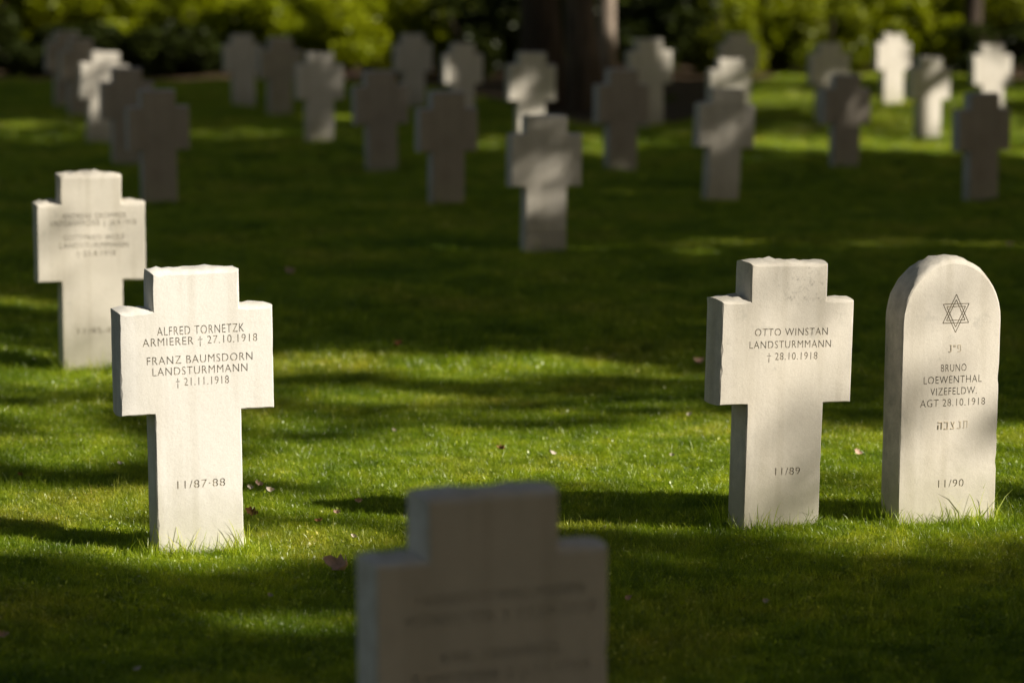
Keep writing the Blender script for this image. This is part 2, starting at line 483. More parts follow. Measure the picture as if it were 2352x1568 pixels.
def carve(me, cutters, th=TH):
    o = bpy.data.objects.new("tmp", me); COL.objects.link(o)
    tmp = []
    for c in cutters:
        k = bpy.data.objects.new("cut", c); COL.objects.link(k); tmp.append(k)
        md = o.modifiers.new("b", 'BOOLEAN'); md.operation = 'DIFFERENCE'; md.solver = 'EXACT'; md.object = k; md.use_self = True
    bpy.context.view_layer.update()
    out = bpy.data.meshes.new_from_object(o.evaluated_get(bpy.context.evaluated_depsgraph_get()))
    bpy.data.objects.remove(o)
    for k in tmp: bpy.data.objects.remove(k)
    return out

FRONT = -TH / 2
def place(o, px, py, yaw=YAW, lean=0.0, pitch=0.0, s=1.0, sink=0.0):
    p = px2ground(px, py)
    p = px2ground(px, py, float(ground_z(p[0], p[1])))
    o.location = (p[0], p[1], p[2] - sink)
    o.rotation_euler = (pitch, lean, yaw)
    o.scale = (s, s, s)
    return p

STONES = []        # (name, location, yaw, height)
def carved_stone(name, me, mat, blocks, number, extra=None, mc=None):
    mc = mc or M_CARVE
    lines = [l for bl in blocks for l in bl]
    D = 0.0065
    cut = []
    if lines: cut.append(text_mesh(lines, FRONT - 0.004, FRONT + D))
    if number: cut.append(text_mesh(number, FRONT - 0.004, FRONT + D))
    if extra: cut.append(stroke_mesh(*extra, FRONT - 0.004, FRONT + D))
    n0 = len(me.polygons)
    cme = carve(me, cut)
    print("carved", name, n0, len(cme.polygons))
    o = link(name, cme, mat)
    def part(nm, m):
        c = link(nm, m, mc, o); return c
    for bl in blocks: part("inscription", text_mesh(bl, FRONT + D - 0.0016, FRONT + D + 0.001, -0.006))
    if number: part("plot_number", text_mesh(number, FRONT + D - 0.0016, FRONT + D + 0.001, -0.006))
    if extra: part("star_emblem", stroke_mesh(extra[0], extra[1] * 0.85, FRONT + D - 0.0016, FRONT + D + 0.001))
    return o

CAP = 0.0235
# A, the brightly lit cross
a = carved_stone("cross_gravestone", stone_mesh("cross_gravestone", outline_cross(W=.462, St=.262, arm=.305), 3), M_STONE,
    [[("ALFRED TORNETZK", 0.012, .678, .027, .262), ("ARMIERER † 27.10.1918", 0.010, .643, .025, .345)],
     [("FRANZ BAUMSDORN", 0.008, .592, .025, .318), ("LANDSTURMMANN", 0.008, .559, .025, .286), ("† 21.11.1918", 0.014, .522, .025, .160)]],
    [("11/87·88", 0.004, .220, .025, .145)])
tag(a, "brightly sunlit cream stone cross on the left with two names carved on it", "gravestone", "cross-shaped gravestones")
pA = place(a, 452, 1269, yaw=R(20), lean=R(-0.4))
# B
b = carved_stone("cross_gravestone", stone_mesh("cross_gravestone", outline_cross(W=.444, St=.258, top=.116, arm=.325), 8, 1.0), M_STONE_B,
    [[("OTTO WINSTAN", 0.012, .636, .0245, .246), ("LANDSTURMMANN", 0.010, .597, .0245, .275), ("† 28.10.1918", 0.018, .556, .0245, .170)]],
    [("11/89", 0.016, .195, .025, .084)])
tag(b, "stone cross with three lines of writing and dark stains, left of the round-topped stone", "gravestone", "cross-shaped gravestones")
pB = place(b, 1774, 1214, yaw=R(20), lean=R(1.5)); b.scale = (.99, 1, .968)
# C
def hebrew(chars, cx, cz, h, w):
    """square letters as strokes, given right to left"""
    G = {'nun': [((.45, 1), (.75, 1)), ((.75, 1), (.75, 0)), ((.75, 0), (.15, 0))],
         'pe': [((.1, 1), (.8, 1)), ((.8, 1), (.8, 0)), ((.8, 0), (.1, 0)), ((.1, 1), (.1, .5)), ((.1, .5), (.4, .5))],
         'tav': [((.1, 1), (.85, 1)), ((.85, 1), (.85, 0)), ((.25, 1), (.25, 0)), ((.25, 0), (.05, 0))],
         'tsadi': [((.2, 1), (.8, 0)), ((.85, 1), (.55, .45)), ((.8, 0), (.1, 0))],
         'bet': [((.1, 1), (.75, 1)), ((.75, 1), (.75, 0)), ((.9, 0), (.1, 0))],
         'he': [((.1, 1), (.85, 1)), ((.85, 1), (.85, 0)), ((.2, .6), (.2, 0))],
         'dots': [((.3, 1), (.3, .7)), ((.6, 1), (.6, .7))]}
    n = len(chars); cw = w / n; out = []
    for i, c in enumerate(chars):
        x0 = cx + w / 2 - (i + 1) * cw
        for (p, q) in G[c]:
            out.append(((x0 + p[0] * cw * .8 + .1 * cw, cz + (p[1] - .5) * h), (x0 + q[0] * cw * .8 + .1 * cw, cz + (q[1] - .5) * h)))
    return out
star = []
scx, scz, sr = 0.012, 0.660, 0.054
for k0 in (90, -90):
    tri = [(scx + sr * .95 * math.cos(R(k0 + 120 * k)), scz + sr * 1.08 * math.sin(R(k0 + 120 * k))) for k in range(3)]
    tri2 = [(scx + (x - scx) * .72, scz + (z - scz) * .72) for x, z in tri]
    for t in (tri, tri2):
        for k in range(3): star.append((t[k], t[(k + 1) % 3]))
hebs = [hebrew(['pe', 'dots', 'nun'], 0.012, .553, .020, .048), hebrew(['tav', 'nun', 'tsadi', 'bet', 'he'], 0.012, .316, .021, .110)]
c = carved_stone("round_topped_gravestone", stone_mesh("round_topped_gravestone", outline_arch(.338, .822), 21, 1.2), M_STONE_C,
    [[("BRUNO", 0.010, .493, .024, .088), ("LOEWENTHAL", 0.008, .457, .024, .200), ("VIZEFELDW.", 0.012, .421, .024, .160), ("AGT 28.10.1918", 0.010, .386, .024, .224)]],
    [("11/90", 0.012, .135, .025, .088)], (star, .0028))
for hb in hebs: link("hebrew_letters", stroke_mesh(hb, .0026, FRONT - 0.0006, FRONT + 0.002), M_CARVE, c)
tag(c, "round-topped gravestone with a carved six-pointed star", "gravestone")
pC = place(c, 2152, 1201, yaw=R(20), lean=R(0.6))
# D
d = carved_stone("cross_gravestone", stone_mesh("cross_gravestone", outline_cross(W=.462, St=.262, top=.118, arm=.33), 14, 1.8), M_STONE2,
    [[("ANDREAS GROMMER", 0.012, .680, .025, .275), ("UNTEROFFIZIER † 28.9.1918", 0.008, .646, .025, .365)],
     [("GOTTFRIED WOLF", 0.010, .588, .025, .262), ("LANDSTURMMANN", 0.010, .555, .025, .292), ("† 23.8.1918", 0.018, .517, .025, .166)]],
    [("11/85-86", 0.02, .19, .025, .17)], mc=M_CARVE2)
tag(d, "pale cross at the left edge with faint writing, behind the brightly sunlit one", "gravestone", "cross-shaped gravestones")
pD = place(d, 210, 856, yaw=R(18), lean=R(0.2), s=1.005)
# F
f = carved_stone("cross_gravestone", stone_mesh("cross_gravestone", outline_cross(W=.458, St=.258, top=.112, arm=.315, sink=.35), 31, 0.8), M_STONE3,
    [[("HEINRICH MALLMANN", 0.015, .665, .022, .33), ("MUSKETIER † 27.10.1918", 0.015, .625, .022, .375)], [("KARL OBERMEIER", 0.015, .555, .022, .235), ("KANONIER † 2.11.1918", 0.015, .515, .022, .35)]], None, mc=M_CARVE3)
tag(f, "shaded stone cross nearest the camera, cut off by the bottom edge", "gravestone", "cross-shaped gravestones")
f.location = (-0.055, 5.18, -0.089)
f.rotation_euler = (0, 0, R(22))

# the plain ones farther off share two meshes
base_cross = stone_mesh("cross_gravestone", outline_cross(), 41)
base_cross2 = stone_mesh("cross_gravestone", outline_cross(W=.47, top=.12), 52)
base_cross.materials.append(M_STONE2)
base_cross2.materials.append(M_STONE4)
# E has a footing block
e = tag(link("cross_gravestone", stone_mesh("cross_gravestone", outline_cross(W=.452, St=.262, sink=-.135), 61), M_STONE2),
        "half-shaded stone cross in the middle standing on a footing block", "gravestone", "cross-shaped gravestones")
place(e, 1247, 585, yaw=R(17), lean=R(0.6))
foot = stone_mesh("footing", [(-.132, -.18), (.132, -.18), (.132, .131), (-.132, .131)], 62)
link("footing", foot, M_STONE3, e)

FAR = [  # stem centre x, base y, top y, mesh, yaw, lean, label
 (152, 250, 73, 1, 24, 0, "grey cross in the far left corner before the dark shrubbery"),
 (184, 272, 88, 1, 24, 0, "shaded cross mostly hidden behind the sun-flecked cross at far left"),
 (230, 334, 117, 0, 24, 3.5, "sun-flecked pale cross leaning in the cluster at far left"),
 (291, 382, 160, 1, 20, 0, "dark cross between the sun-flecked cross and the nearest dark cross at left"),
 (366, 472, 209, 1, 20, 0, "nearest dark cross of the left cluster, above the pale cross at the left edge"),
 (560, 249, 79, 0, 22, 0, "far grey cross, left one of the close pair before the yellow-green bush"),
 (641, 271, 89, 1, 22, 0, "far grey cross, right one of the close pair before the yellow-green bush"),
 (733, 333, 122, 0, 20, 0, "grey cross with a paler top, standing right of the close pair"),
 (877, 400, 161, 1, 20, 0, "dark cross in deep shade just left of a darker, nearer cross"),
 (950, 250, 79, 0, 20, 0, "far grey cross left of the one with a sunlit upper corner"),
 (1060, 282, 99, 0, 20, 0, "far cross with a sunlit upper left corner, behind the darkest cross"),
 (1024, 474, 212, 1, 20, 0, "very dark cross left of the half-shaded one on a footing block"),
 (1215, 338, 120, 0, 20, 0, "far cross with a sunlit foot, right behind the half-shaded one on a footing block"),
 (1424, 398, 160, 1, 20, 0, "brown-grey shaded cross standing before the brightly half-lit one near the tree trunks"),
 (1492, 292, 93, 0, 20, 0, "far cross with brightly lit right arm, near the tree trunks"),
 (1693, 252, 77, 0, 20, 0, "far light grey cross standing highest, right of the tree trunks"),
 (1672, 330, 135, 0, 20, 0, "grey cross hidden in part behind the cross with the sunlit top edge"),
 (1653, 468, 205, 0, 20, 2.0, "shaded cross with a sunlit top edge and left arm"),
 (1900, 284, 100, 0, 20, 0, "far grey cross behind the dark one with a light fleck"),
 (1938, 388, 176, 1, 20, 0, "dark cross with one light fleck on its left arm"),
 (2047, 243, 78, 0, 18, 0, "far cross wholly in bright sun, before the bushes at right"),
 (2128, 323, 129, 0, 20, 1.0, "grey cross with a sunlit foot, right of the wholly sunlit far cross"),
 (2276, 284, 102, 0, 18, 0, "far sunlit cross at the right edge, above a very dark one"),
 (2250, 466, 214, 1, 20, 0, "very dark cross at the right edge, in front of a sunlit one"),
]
far_pos = []
for (px, by, ty, mi, yaw, lean, lab) in FAR:
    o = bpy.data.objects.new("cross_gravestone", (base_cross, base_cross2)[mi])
    COL.objects.link(o)
    p = px2ground(px, by)
    h = height_at(p, ty)
    s = h / .85
    place(o, px, by, yaw=R(yaw + random.uniform(-2.5, 2.5)), lean=R(lean + random.uniform(-1.2, 1.2)), pitch=R(random.uniform(-2, 2)), s=s)
    o.scale = (s * 0.98, s, s)
    far_pos.append((p, R(yaw), s))
    tag(o, lab, "gravestone", "cross-shaped gravestones")
    print("far", px, "d=%.1f s=%.2f" % (p[1], s))

# ------------------------------------------------------------------ where leaves are left out of the unseen crowns on the right
# Crown leaves are dropped to shape where sun falls: (a) a patch of lawn, (b) a gravestone face, (c) a shrub that the sun reaches.
LAWN_GAPS = [  # frame x, y, half-widths, share of sun
 (60, 700, 90, 12, .35), (60, 870, 330, 26, .25), (120, 960, 160, 28, .35), (120, 1030, 200, 34, .6), (160, 1150, 240, 42, .95), (60, 1160, 200, 40, .9), (150, 1255, 330, 38, .9), (450, 1265, 200, 36, .95),
 (960, 850, 360, 17, .55), (1000, 846, 160, 10, .85), (1400, 862, 220, 10, .25), (930, 917, 190, 13, .6), (1250, 950, 300, 10, .2),
 (820, 1062, 260, 50, 1.0), (1180, 1055, 360, 56, 1.0), (1480, 1045, 300, 62, 1.0), (1700, 1040, 120, 60, 1.), (1950, 1055, 130, 72, 1.0), (2330, 1060, 120, 65, .9), (2200, 1050, 120, 50, .8),
 (620, 1000, 70, 60, .5), (700, 1180, 170, 16, .7), (720, 1245, 200, 30, .95), (640, 1130, 110, 40, .6), (900, 1215, 120, 12, .35), (560, 1180, 60, 70, .85),
 (1400, 1205, 150, 26, .3), (2120, 1245, 260, 34, .3), (1500, 1095, 300, 22, .9), (2300, 1180, 120, 30, .4),
 (1700, 1165, 260, 40, .55), (2050, 1165, 180, 34, .5),
 (700, 1440, 160, 18, .95), (540, 1412, 120, 10, .3), (1480, 1300, 150, 12, .15),
 (1010, 846, 420, 20, .6), (930, 915, 210, 14, .6), (1030, 572, 90, 5, .45), (1800, 572, 520, 12, .2), (1390, 452, 70, 6, .3),
 (60, 292, 120, 8, .45), (40, 322, 120, 8, .5), (560, 312, 180, 10, .22), (760, 335, 60, 8, .3), (950, 335, 30, 14, .4), (1130, 335, 50, 16, .65), (1370, 335, 90, 20, .6),
 (1520, 330, 60, 10, .2), (1820, 331, 120, 21, 1.0), (2080, 335, 140, 23, 1.0), (2340, 335, 90, 26, 1.0), (1790, 232, 110, 18, .8), (2050, 255, 180, 30, .45), (2200, 285, 130, 24, .6), (1790, 192, 70, 12, .5), (2300, 225, 80, 12, .5),
 (1950, 300, 160, 12, .35), (1760, 370, 60, 8, .25)]
lg = np.array(LAWN_GAPS, float)

STONE_GAPS = []   # origin, yaw, list of (x, z, rx, rz, share)
STONE_GAPS.append((pA, R(20), [(0, .45, .34, .62, 1.0)]))
STONE_GAPS.append((pB, R(20), [(0, .16, .30, .40, .56), (0, .6, .36, .4, .48), (.05, .9, .3, .1, .45)]))
STONE_GAPS.append((pC, R(20), [(0, .22, .30, .40, .64), (0, .62, .30, .36, .54)]))
STONE_GAPS.append((pD, R(18), [(0, .62, .34, .40, .28), (0, .33, .25, .25, .42), (0, .08, .2, .08, .25)]))
pE = np.array(e.location)
STONE_GAPS.append((pE, R(17), [(-.16, .50, .12, .14, .20), (-.05, .28, .13, .10, .17), (.05, .75, .2, .1, .10)]))
def fg(i, lst):
    p, y, s = far_pos[i]
    STONE_GAPS.append((p, y, [(x * s, z * s, rx * s + (.10 if sh > .5 else .04), rz * s + (.07 if sh > .5 else .03), sh) for x, z, rx, rz, sh in lst]))
fg(2, [(-.05, .60, .16, .14, .30), (.2, .68, .09, .06, .4)])
fg(7, [(.05, .80, .16, .08, .3)])
fg(10, [(-.06, .72, .26, .22, 1.0)])
fg(12, [(-.03, .34, .18, .13, .95), (.05, .5, .2, .08, .2)])
fg(13, [(.05, .05, .12, .06, .2)])
fg(14, [(.10, .60, .24, .18, 1.0)])
fg(17, [(-.17, .55, .05, .16, .25), (0, .84, .12, .03, .30), (.2, .42, .06, .05, .35)])
fg(18, [(.05, .42, .2, .06, .3)])
fg(19, [(-.14, .44, .07, .14, .2)])
fg(20, [(0, .4, .4, .6, 1.0)])
fg(21, [(0, .15, .2, .19, .95), (.1, .3, .2, .1, .5)])
fg(22, [(-.05, .6, .36, .30, 1.0), (.1, .45, .2, .1, .5)])
FAR_GAPS = [  # frame x, y, depth, rx, ry, share
 (215, 20, 45, 90, 26, .9), (430, 60, 44, 60, 30, .35), (560, 35, 44, 70, 32, .8), (640, 85, 44, 60, 40, .9), (780, 40, 44, 90, 40, .9), (830, 120, 44, 70, 45, 1.0), (700, 150, 44, 60, 20, .8),
 (960, 40, 45, 40, 50, .3), (1110, 40, 45, 60, 40, .4), (1080, 150, 45, 60, 20, .35), (1400, 30, 37.9, 110, 90, 1.0), (1330, 150, 39, 60, 80, .12),
 (1660, 100, 44, 80, 60, .35), (1760, 50, 44, 80, 50, .9), (1880, 30, 44, 60, 40, .8), (1990, 100, 44, 40, 60, .7), (1830, 110, 44, 60, 30, .8), (2170, 40, 45, 60, 50, .9), (2120, 110, 45, 40, 60, .7), (2330, 40, 45, 60, 40, .6), (2290, 60, 45, 60, 30, .5)]

def sun_share(P):
    """share of direct sun meant to pass the leaf positions P, from what lies down-sun of them"""
    T = np.full(len(P), 0.0)
    t = P[:, 2] / S[2]
    G = P - S[None, :] * t[:, None]
    gx, gy = project(G)
    # soft wobble so that no gap has a drawn edge
    wx = gx + 26 * np.sin(G[:, 1] * 7 + G[:, 0] * 3) + 20 * np.sin(G[:, 0] * 9.1 + 2)
    wy = gy + (4 + 0.006 * gy) * np.sin(G[:, 0] * 6.3 + G[:, 1] * 2.1) * np.clip(gy / 500, 0.25, 1)
    for cx, cy, rx, ry, sh in lg:
        q = ((wx - cx) / rx) ** 2 + ((wy - cy) / ry) ** 2
        T = np.maximum(T, sh * np.clip(1.6 - q, 0, 0.6) / 0.6)
    for p, yaw, lst in STONE_GAPS:
        n = np.array([math.sin(yaw), -math.cos(yaw), 0.0]); u = np.array([math.cos(yaw), math.sin(yaw), 0.0])
        tt = ((P - p) @ n) / (S @ n)
        Q = P - S[None, :] * tt[:, None] - p
        x = Q @ u; z = Q[:, 2]
        for cx, cz, rx, rz, sh in lst:
            q = ((x - cx) / rx) ** 2 + ((z - cz) / rz) ** 2
            T = np.maximum(T, np.where(tt > 0, sh * np.clip(1.5 - q, 0, 0.5) / 0.5, 0))
    for cx, cy, dep, rx, ry, sh in FAR_GAPS:
        tt = (P[:, 1] - dep) / S[1]
        Q = P - S[None, :] * tt[:, None]
        qx, qy = project(Q)
        q = ((qx - cx) / rx) ** 2 + ((qy - cy) / ry) ** 2
        T = np.maximum(T, np.where(tt > 0, sh * np.clip(1.5 - q, 0, 0.5) / 0.5, 0))
    # crown leaves thinned so that sun reaches the shrubs along the far edge
    for yy in (43.8, 45.0, 46.4, 48.0, 50.0, 52.5):
        tt = (P[:, 1] - yy) / S[1]
        Q = P - S[None, :] * tt[:, None]
        op = (tt > 0) & (Q[:, 2] > -.1) & (Q[:, 2] < 2.2) & (Q[:, 0] > -10.5) & (Q[:, 0] < 10.5) & ~((Q[:, 0] > 0) & (Q[:, 0] < 2.0) & (Q[:, 2] < 1.6))
        T = np.where(op, np.maximum(T, .55 + .42 * (np.sin(Q[:, 0] * 2.3 + 1) * np.sin(Q[:, 2] * 4 + Q[:, 0]) > -.5)), T)
    # outside the lawn that matters: ordinary dapple
    far_out = (gx < -900) | (gx > 3300) | (gy > 2300) | (G[:, 1] < 3.5)
    dap = 0.5 + 0.5 * np.sin(G[:, 0] * 2.1) * np.sin(G[:, 1] * 2.7 + 1)
    T = np.where(far_out, np.maximum(T, 0.7 * (dap > 0.85)), T)
    return T

def keep_prob(T):
    # two rows of crowns lie between the sun and the lawn, each about four leaves deep
    k = -np.log(np.maximum(T, 1e-3)) / 8
    k = np.where(T < .06, 1.0, k)
    return np.where(T > .97, 0.0, np.clip(k, 0, 1))

def leaf_quads(C, size, up=0.35):
    """bent leaf quads round centres C"""
    n = len(C)
    d = rng.normal(size=(n, 3)); d /= np.linalg.norm(d, axis=1)[:, None]
    nn = rng.normal(size=(n, 3)); nn[:, 2] += up * np.sign(nn[:, 2]) * 2
    w = np.cross(d, nn); w /= np.linalg.norm(w, axis=1)[:, None]
    nrm = np.cross(w, d)
    L = (size * rng.uniform(.7, 1.3, n))[:, None]
    V = np.stack([C - d * L * .5, C + w * L * .33 + nrm * L * .06, C + d * L * .5, C - w * L * .33 + nrm * L * .06], 1).reshape(-1, 3)
    F = np.arange(4 * n).reshape(-1, 4)
    return V, F

def in_ellipsoids(n, ells, shell=0.0):
    vol = np.array([a[3] * a[4] * a[5] for a in ells]); pick = rng.choice(len(ells), n, p=vol / vol.sum())
    E = np.array(ells)[pick]
    d = rng.normal(size=(n, 3)); d /= np.linalg.norm(d, axis=1)[:, None]
    r = rng.uniform(shell, 1, n) ** (1 / 3)
    return E[:, :3] + d * r[:, None] * E[:, 3:6]

def tube(bm, pts, radii, seg=10):
    rings = []
    up = Vector((0, 0, 1))
    for i, (p, r) in enumerate(zip(pts, radii)):
        t = (Vector(pts[min(i + 1, len(pts) - 1)]) - Vector(pts[max(i - 1, 0)])).normalized()
        a = t.cross(Vector((0.3, 1, 0.1))).normalized(); b = t.cross(a)
        rings.append([bm.verts.new(Vector(p) + (a * math.cos(6.2832 * k / seg) + b * math.sin(6.2832 * k / seg)) * r * (1 + 0.10 * math.sin(3 * k + i * .7))) for k in range(seg)])
    for A, B in zip(rings[:-1], rings[1:]):
        for k in range(seg):
            bm.faces.new((A[k], A[(k + 1) % seg], B[(k + 1) % seg], B[k])).smooth = True
    bm.faces.new(rings[-1]); bm.faces.new(rings[0][::-1])

def trunk_mesh(h, r, seed, limbs=7, flare=1.5):
    rr = random.Random(seed)
    bm = bmesh.new()
    pts, rad = [], []
    lx, ly = rr.uniform(-.03, .03), rr.uniform(-.03, .03)
    for k in range(13):
        z = h * k / 12
        pts.append((lx * z + .04 * math.sin(z * .9 + seed), ly * z + .04 * math.cos(z * .7 + seed), z - 0.1))
        rad.append(r * (1 - .75 * k / 12) * (1 + (flare - 1) * math.exp(-z * 3)))
    tube(bm, pts, rad, 14)
    for i in range(limbs):
        z0 = h * rr.uniform(.42, .95); a = rr.uniform(0, 6.28); L = rr.uniform(1.5, 3.6) * (1.25 - z0 / h)
        x0, y0 = lx * z0, ly * z0
        p = [(x0 + math.cos(a) * L * t, y0 + math.sin(a) * L * t, z0 + L * .5 * t ** .8) for t in (0, .25, .5, .75, 1)]
        tube(bm, p, [r * .28 * (1 - .8 * t) * (1.2 - z0 / h * .6) for t in (0, .25, .5, .75, 1)], 7)
    me = bpy.data.meshes.new("trunk"); bm.normal_update(); bm.to_mesh(me); bm.free()
    return me

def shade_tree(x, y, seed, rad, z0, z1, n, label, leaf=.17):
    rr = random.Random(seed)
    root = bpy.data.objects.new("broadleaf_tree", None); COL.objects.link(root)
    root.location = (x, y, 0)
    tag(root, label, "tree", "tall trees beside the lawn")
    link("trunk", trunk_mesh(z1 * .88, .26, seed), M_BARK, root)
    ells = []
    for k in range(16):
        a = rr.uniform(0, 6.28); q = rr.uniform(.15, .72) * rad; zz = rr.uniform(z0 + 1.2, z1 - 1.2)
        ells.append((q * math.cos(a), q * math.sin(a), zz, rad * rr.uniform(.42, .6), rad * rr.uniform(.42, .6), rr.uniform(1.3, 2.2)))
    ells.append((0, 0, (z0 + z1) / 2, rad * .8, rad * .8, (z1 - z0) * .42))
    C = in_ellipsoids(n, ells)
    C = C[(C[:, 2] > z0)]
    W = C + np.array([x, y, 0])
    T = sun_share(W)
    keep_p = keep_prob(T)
    C = C[rng.random(len(C)) < keep_p]  # leaves dropped so the crown casts the wanted sun patches
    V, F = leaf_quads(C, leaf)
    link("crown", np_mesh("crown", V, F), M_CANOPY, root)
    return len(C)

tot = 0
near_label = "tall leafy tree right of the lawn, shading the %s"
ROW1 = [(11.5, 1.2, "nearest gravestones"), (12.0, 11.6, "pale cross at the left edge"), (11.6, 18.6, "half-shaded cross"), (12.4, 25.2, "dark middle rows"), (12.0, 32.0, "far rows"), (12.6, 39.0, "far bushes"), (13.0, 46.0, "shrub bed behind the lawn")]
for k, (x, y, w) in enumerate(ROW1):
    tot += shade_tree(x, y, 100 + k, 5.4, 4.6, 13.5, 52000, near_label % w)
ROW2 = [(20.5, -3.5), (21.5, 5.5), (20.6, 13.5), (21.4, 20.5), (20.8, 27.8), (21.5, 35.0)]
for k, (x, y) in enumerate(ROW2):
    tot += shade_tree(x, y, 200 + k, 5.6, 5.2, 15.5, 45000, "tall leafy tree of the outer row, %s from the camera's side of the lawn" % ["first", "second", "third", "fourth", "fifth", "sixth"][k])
for k, (x, y) in enumerate([(-15.5, 26), (-14.5, 34), (-14, 42)]):  # added out of view on the left to dim the sky light
    tot += shade_tree(x, y, 260 + k, 6.6, 6.5, 15, 26000, "unseen tree added left of the lawn to cut sky light, %s from the camera" % ["first", "second", "third"][k], .23)
for k, (x, y) in enumerate([(-4.5, -7.5), (4.5, -7.5), (13.5, -7)]):  # added out of view behind the camera to dim the sky light
    tot += shade_tree(x, y, 270 + k, 6.8, 2.4, 15, 36000, "unseen tree added behind the camera to cut sky light, %s" % ["a little left", "a little right", "far to the right"][k], .23)
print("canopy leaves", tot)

# ------------------------------------------------------------------ shrubs and trunks at the far edge
def shrub_mesh(name, w, dpt, h, n, seed, leaf=.11):
    rr = random.Random(seed)
    ells = []
    for k in range(11):
        a = rr.uniform(0, 6.28); q = rr.uniform(.1, .62)
        ells.append((q * w * math.cos(a), q * dpt * math.sin(a), rr.uniform(.22, .78) * h, w * rr.uniform(.28, .45), dpt * rr.uniform(.28, .45), h * rr.uniform(.16, .3)))
    C = in_ellipsoids(n, ells, .3)
    C = C[C[:, 2] > .03]
    V, F = leaf_quads(C, leaf)
    return np_mesh(name, V, F)

def stems_mesh(w, h, seed):
    rr = random.Random(seed); bm = bmesh.new()
    for k in range(7):
        a = rr.uniform(0, 6.28); q = w * .5
        p = [(math.cos(a) * q * t, math.sin(a) * q * t, h * .7 * t - .05 * (t == 0)) for t in (0, .3, .6, 1)]
        tube(bm, p, [.03, .024, .018, .008], 6)
    me = bpy.data.meshes.new("stems"); bm.to_mesh(me); bm.free(); return me

SH = [shrub_mesh("foliage", .95, .95, 1.75, 5200, 300 + k, .12) for k in range(4)]
STEMS = stems_mesh(.9, 1.75, 7)
STEMS.materials.append(M_BARK)
def shrub(px, by, dback, mat, sx, sz, var, label):
    p = px2ground(px, by)
    root = bpy.data.objects.new("shrub", None); COL.objects.link(root)
    root.location = (p[0] * (p[1] + dback) / p[1], p[1] + dback, 0)
    root.rotation_euler = (0, 0, random.uniform(0, 6.28)); 
    tag(root, label, "shrub", "shrubs along the far edge of the lawn")
    sz *= .80 if mat is M_BUSH_D else .80
    me = SH[var].copy(); me.materials.clear()
    f_ = link("foliage", me, mat, root); f_.scale = (sx, sx, sz)
    s_ = bpy.data.objects.new("stems", STEMS); COL.objects.link(s_); s_.parent = root; s_.scale = (sx, sx, sz)
shrubs = [
 (-120, 184, .9, M_BUSH_D, 1.3, 1.0, 0, "black-green bush beyond the left edge of the picture"),
 (60, 184, 1.0, M_BUSH_D, 1.25, .62, 1, "low black bush at the far left corner of the lawn"),
 (250, 186, 3.6, M_BUSH_Y, 1.1, 1.3, 2, "light green bush rising behind the dark bushes at far left"),
 (270, 186, .9, M_BUSH_D, 1.0, .62, 3, "dark bush behind the sun-flecked cross at far left"),
 (410, 186, 1.0, M_BUSH_D, 1.1, .65, 0, "dark evergreen bush left of the close pair of crosses"),
 (500, 186, 2.8, M_BUSH_Y, 1.2, 1.1, 1, "green bush rising behind the close pair of crosses"),
 (660, 186, 2.0, M_BUSH_Y, 1.1, 1.0, 2, "sunlit yellow-green bush behind the close pair of crosses"),
 (800, 186, 1.3, M_BUSH_Y, 1.0, .95, 3, "brightest yellow-green bush left of the tree trunks"),
 (960, 190, 2.0, M_BUSH_G, 1.1, 1.0, 0, "olive green bush behind the far grey cross in the middle"),
 (1100, 195, 2.0, M_BUSH_D, 1.0, 1.0, 1, "dark bush just left of the great dark trunk"),
 (1250, 200, 6.0, M_BUSH_D, 1.4, 1.1, 2, "black bush behind the great dark trunk"),
 (1500, 195, 3.0, M_BUSH_D, 1.2, 1.1, 3, "dark bush right of the pale trunk"),
 (1650, 190, 2.2, M_BUSH_G, 1.1, 1.0, 0, "grey-green bush behind the highest standing far cross"),
 (1770, 180, 1.8, M_BUSH_Y, 1.1, 1.0, 1, "yellow-green bush right of the highest standing far cross"),
 (1900, 178, 1.0, M_BUSH_G, 1.0, .95, 2, "dark green bush behind the far grey cross at right"),
 (1960, 176, 2.4, M_BUSH_Y, 1.1, 1.1, 3, "yellow-green bush left of the wholly sunlit far cross"),
 (2080, 176, 1.6, M_BUSH_Y, 1.0, .9, 0, "low green bush right behind the wholly sunlit far cross"),
 (2170, 172, 2.2, M_BUSH_Y, 1.0, 1.1, 1, "tall yellow-green bush right of the wholly sunlit far cross"),
 (2300, 184, 1.2, M_BUSH_D, 1.0, .65, 2, "dark bush behind the sunlit cross at the right edge"),
 (2380, 186, 3.0, M_BUSH_G, 1.1, 1.1, 3, "green bush rising at the right edge of the picture"),
]
for s_ in shrubs: shrub(*s_)
for k, (px, mat, lab) in enumerate([
 (-60, M_BUSH_G, "green bush in the back line, at the left edge"), (130, M_BUSH_Y, "light green bush in the back line, above the crosses in the far left corner"),
 (350, M_BUSH_G, "green bush in the back line, above the dark left cluster of crosses"), (590, M_BUSH_Y, "yellow-green bush in the back line, above the close pair of crosses"),
 (730, M_BUSH_G, "green bush in the back line, left of the brightest bush"), (880, M_BUSH_Y, "yellow-green bush in the back line, right of the brightest bush"),
 (1030, M_BUSH_G, "green bush in the back line, left of the great trunk"), (1560, M_BUSH_G, "green bush in the back line, right of the slim pale trunk"),
 (1710, M_BUSH_Y, "yellow-green bush in the back line, above the highest standing far cross"), (1850, M_BUSH_Y, "yellow-green bush in the back line, above the far grey cross at right"),
 (2020, M_BUSH_G, "green bush in the back line, above the wholly sunlit far cross"), (2200, M_BUSH_Y, "yellow-green bush in the back line near the right edge"),
 (2420, M_BUSH_G, "green bush in the back line, at the right edge")]):
    shrub(px, 180, 6.2 + (k % 3) * .9, mat, 1.35, 1.15, k % 4, lab)

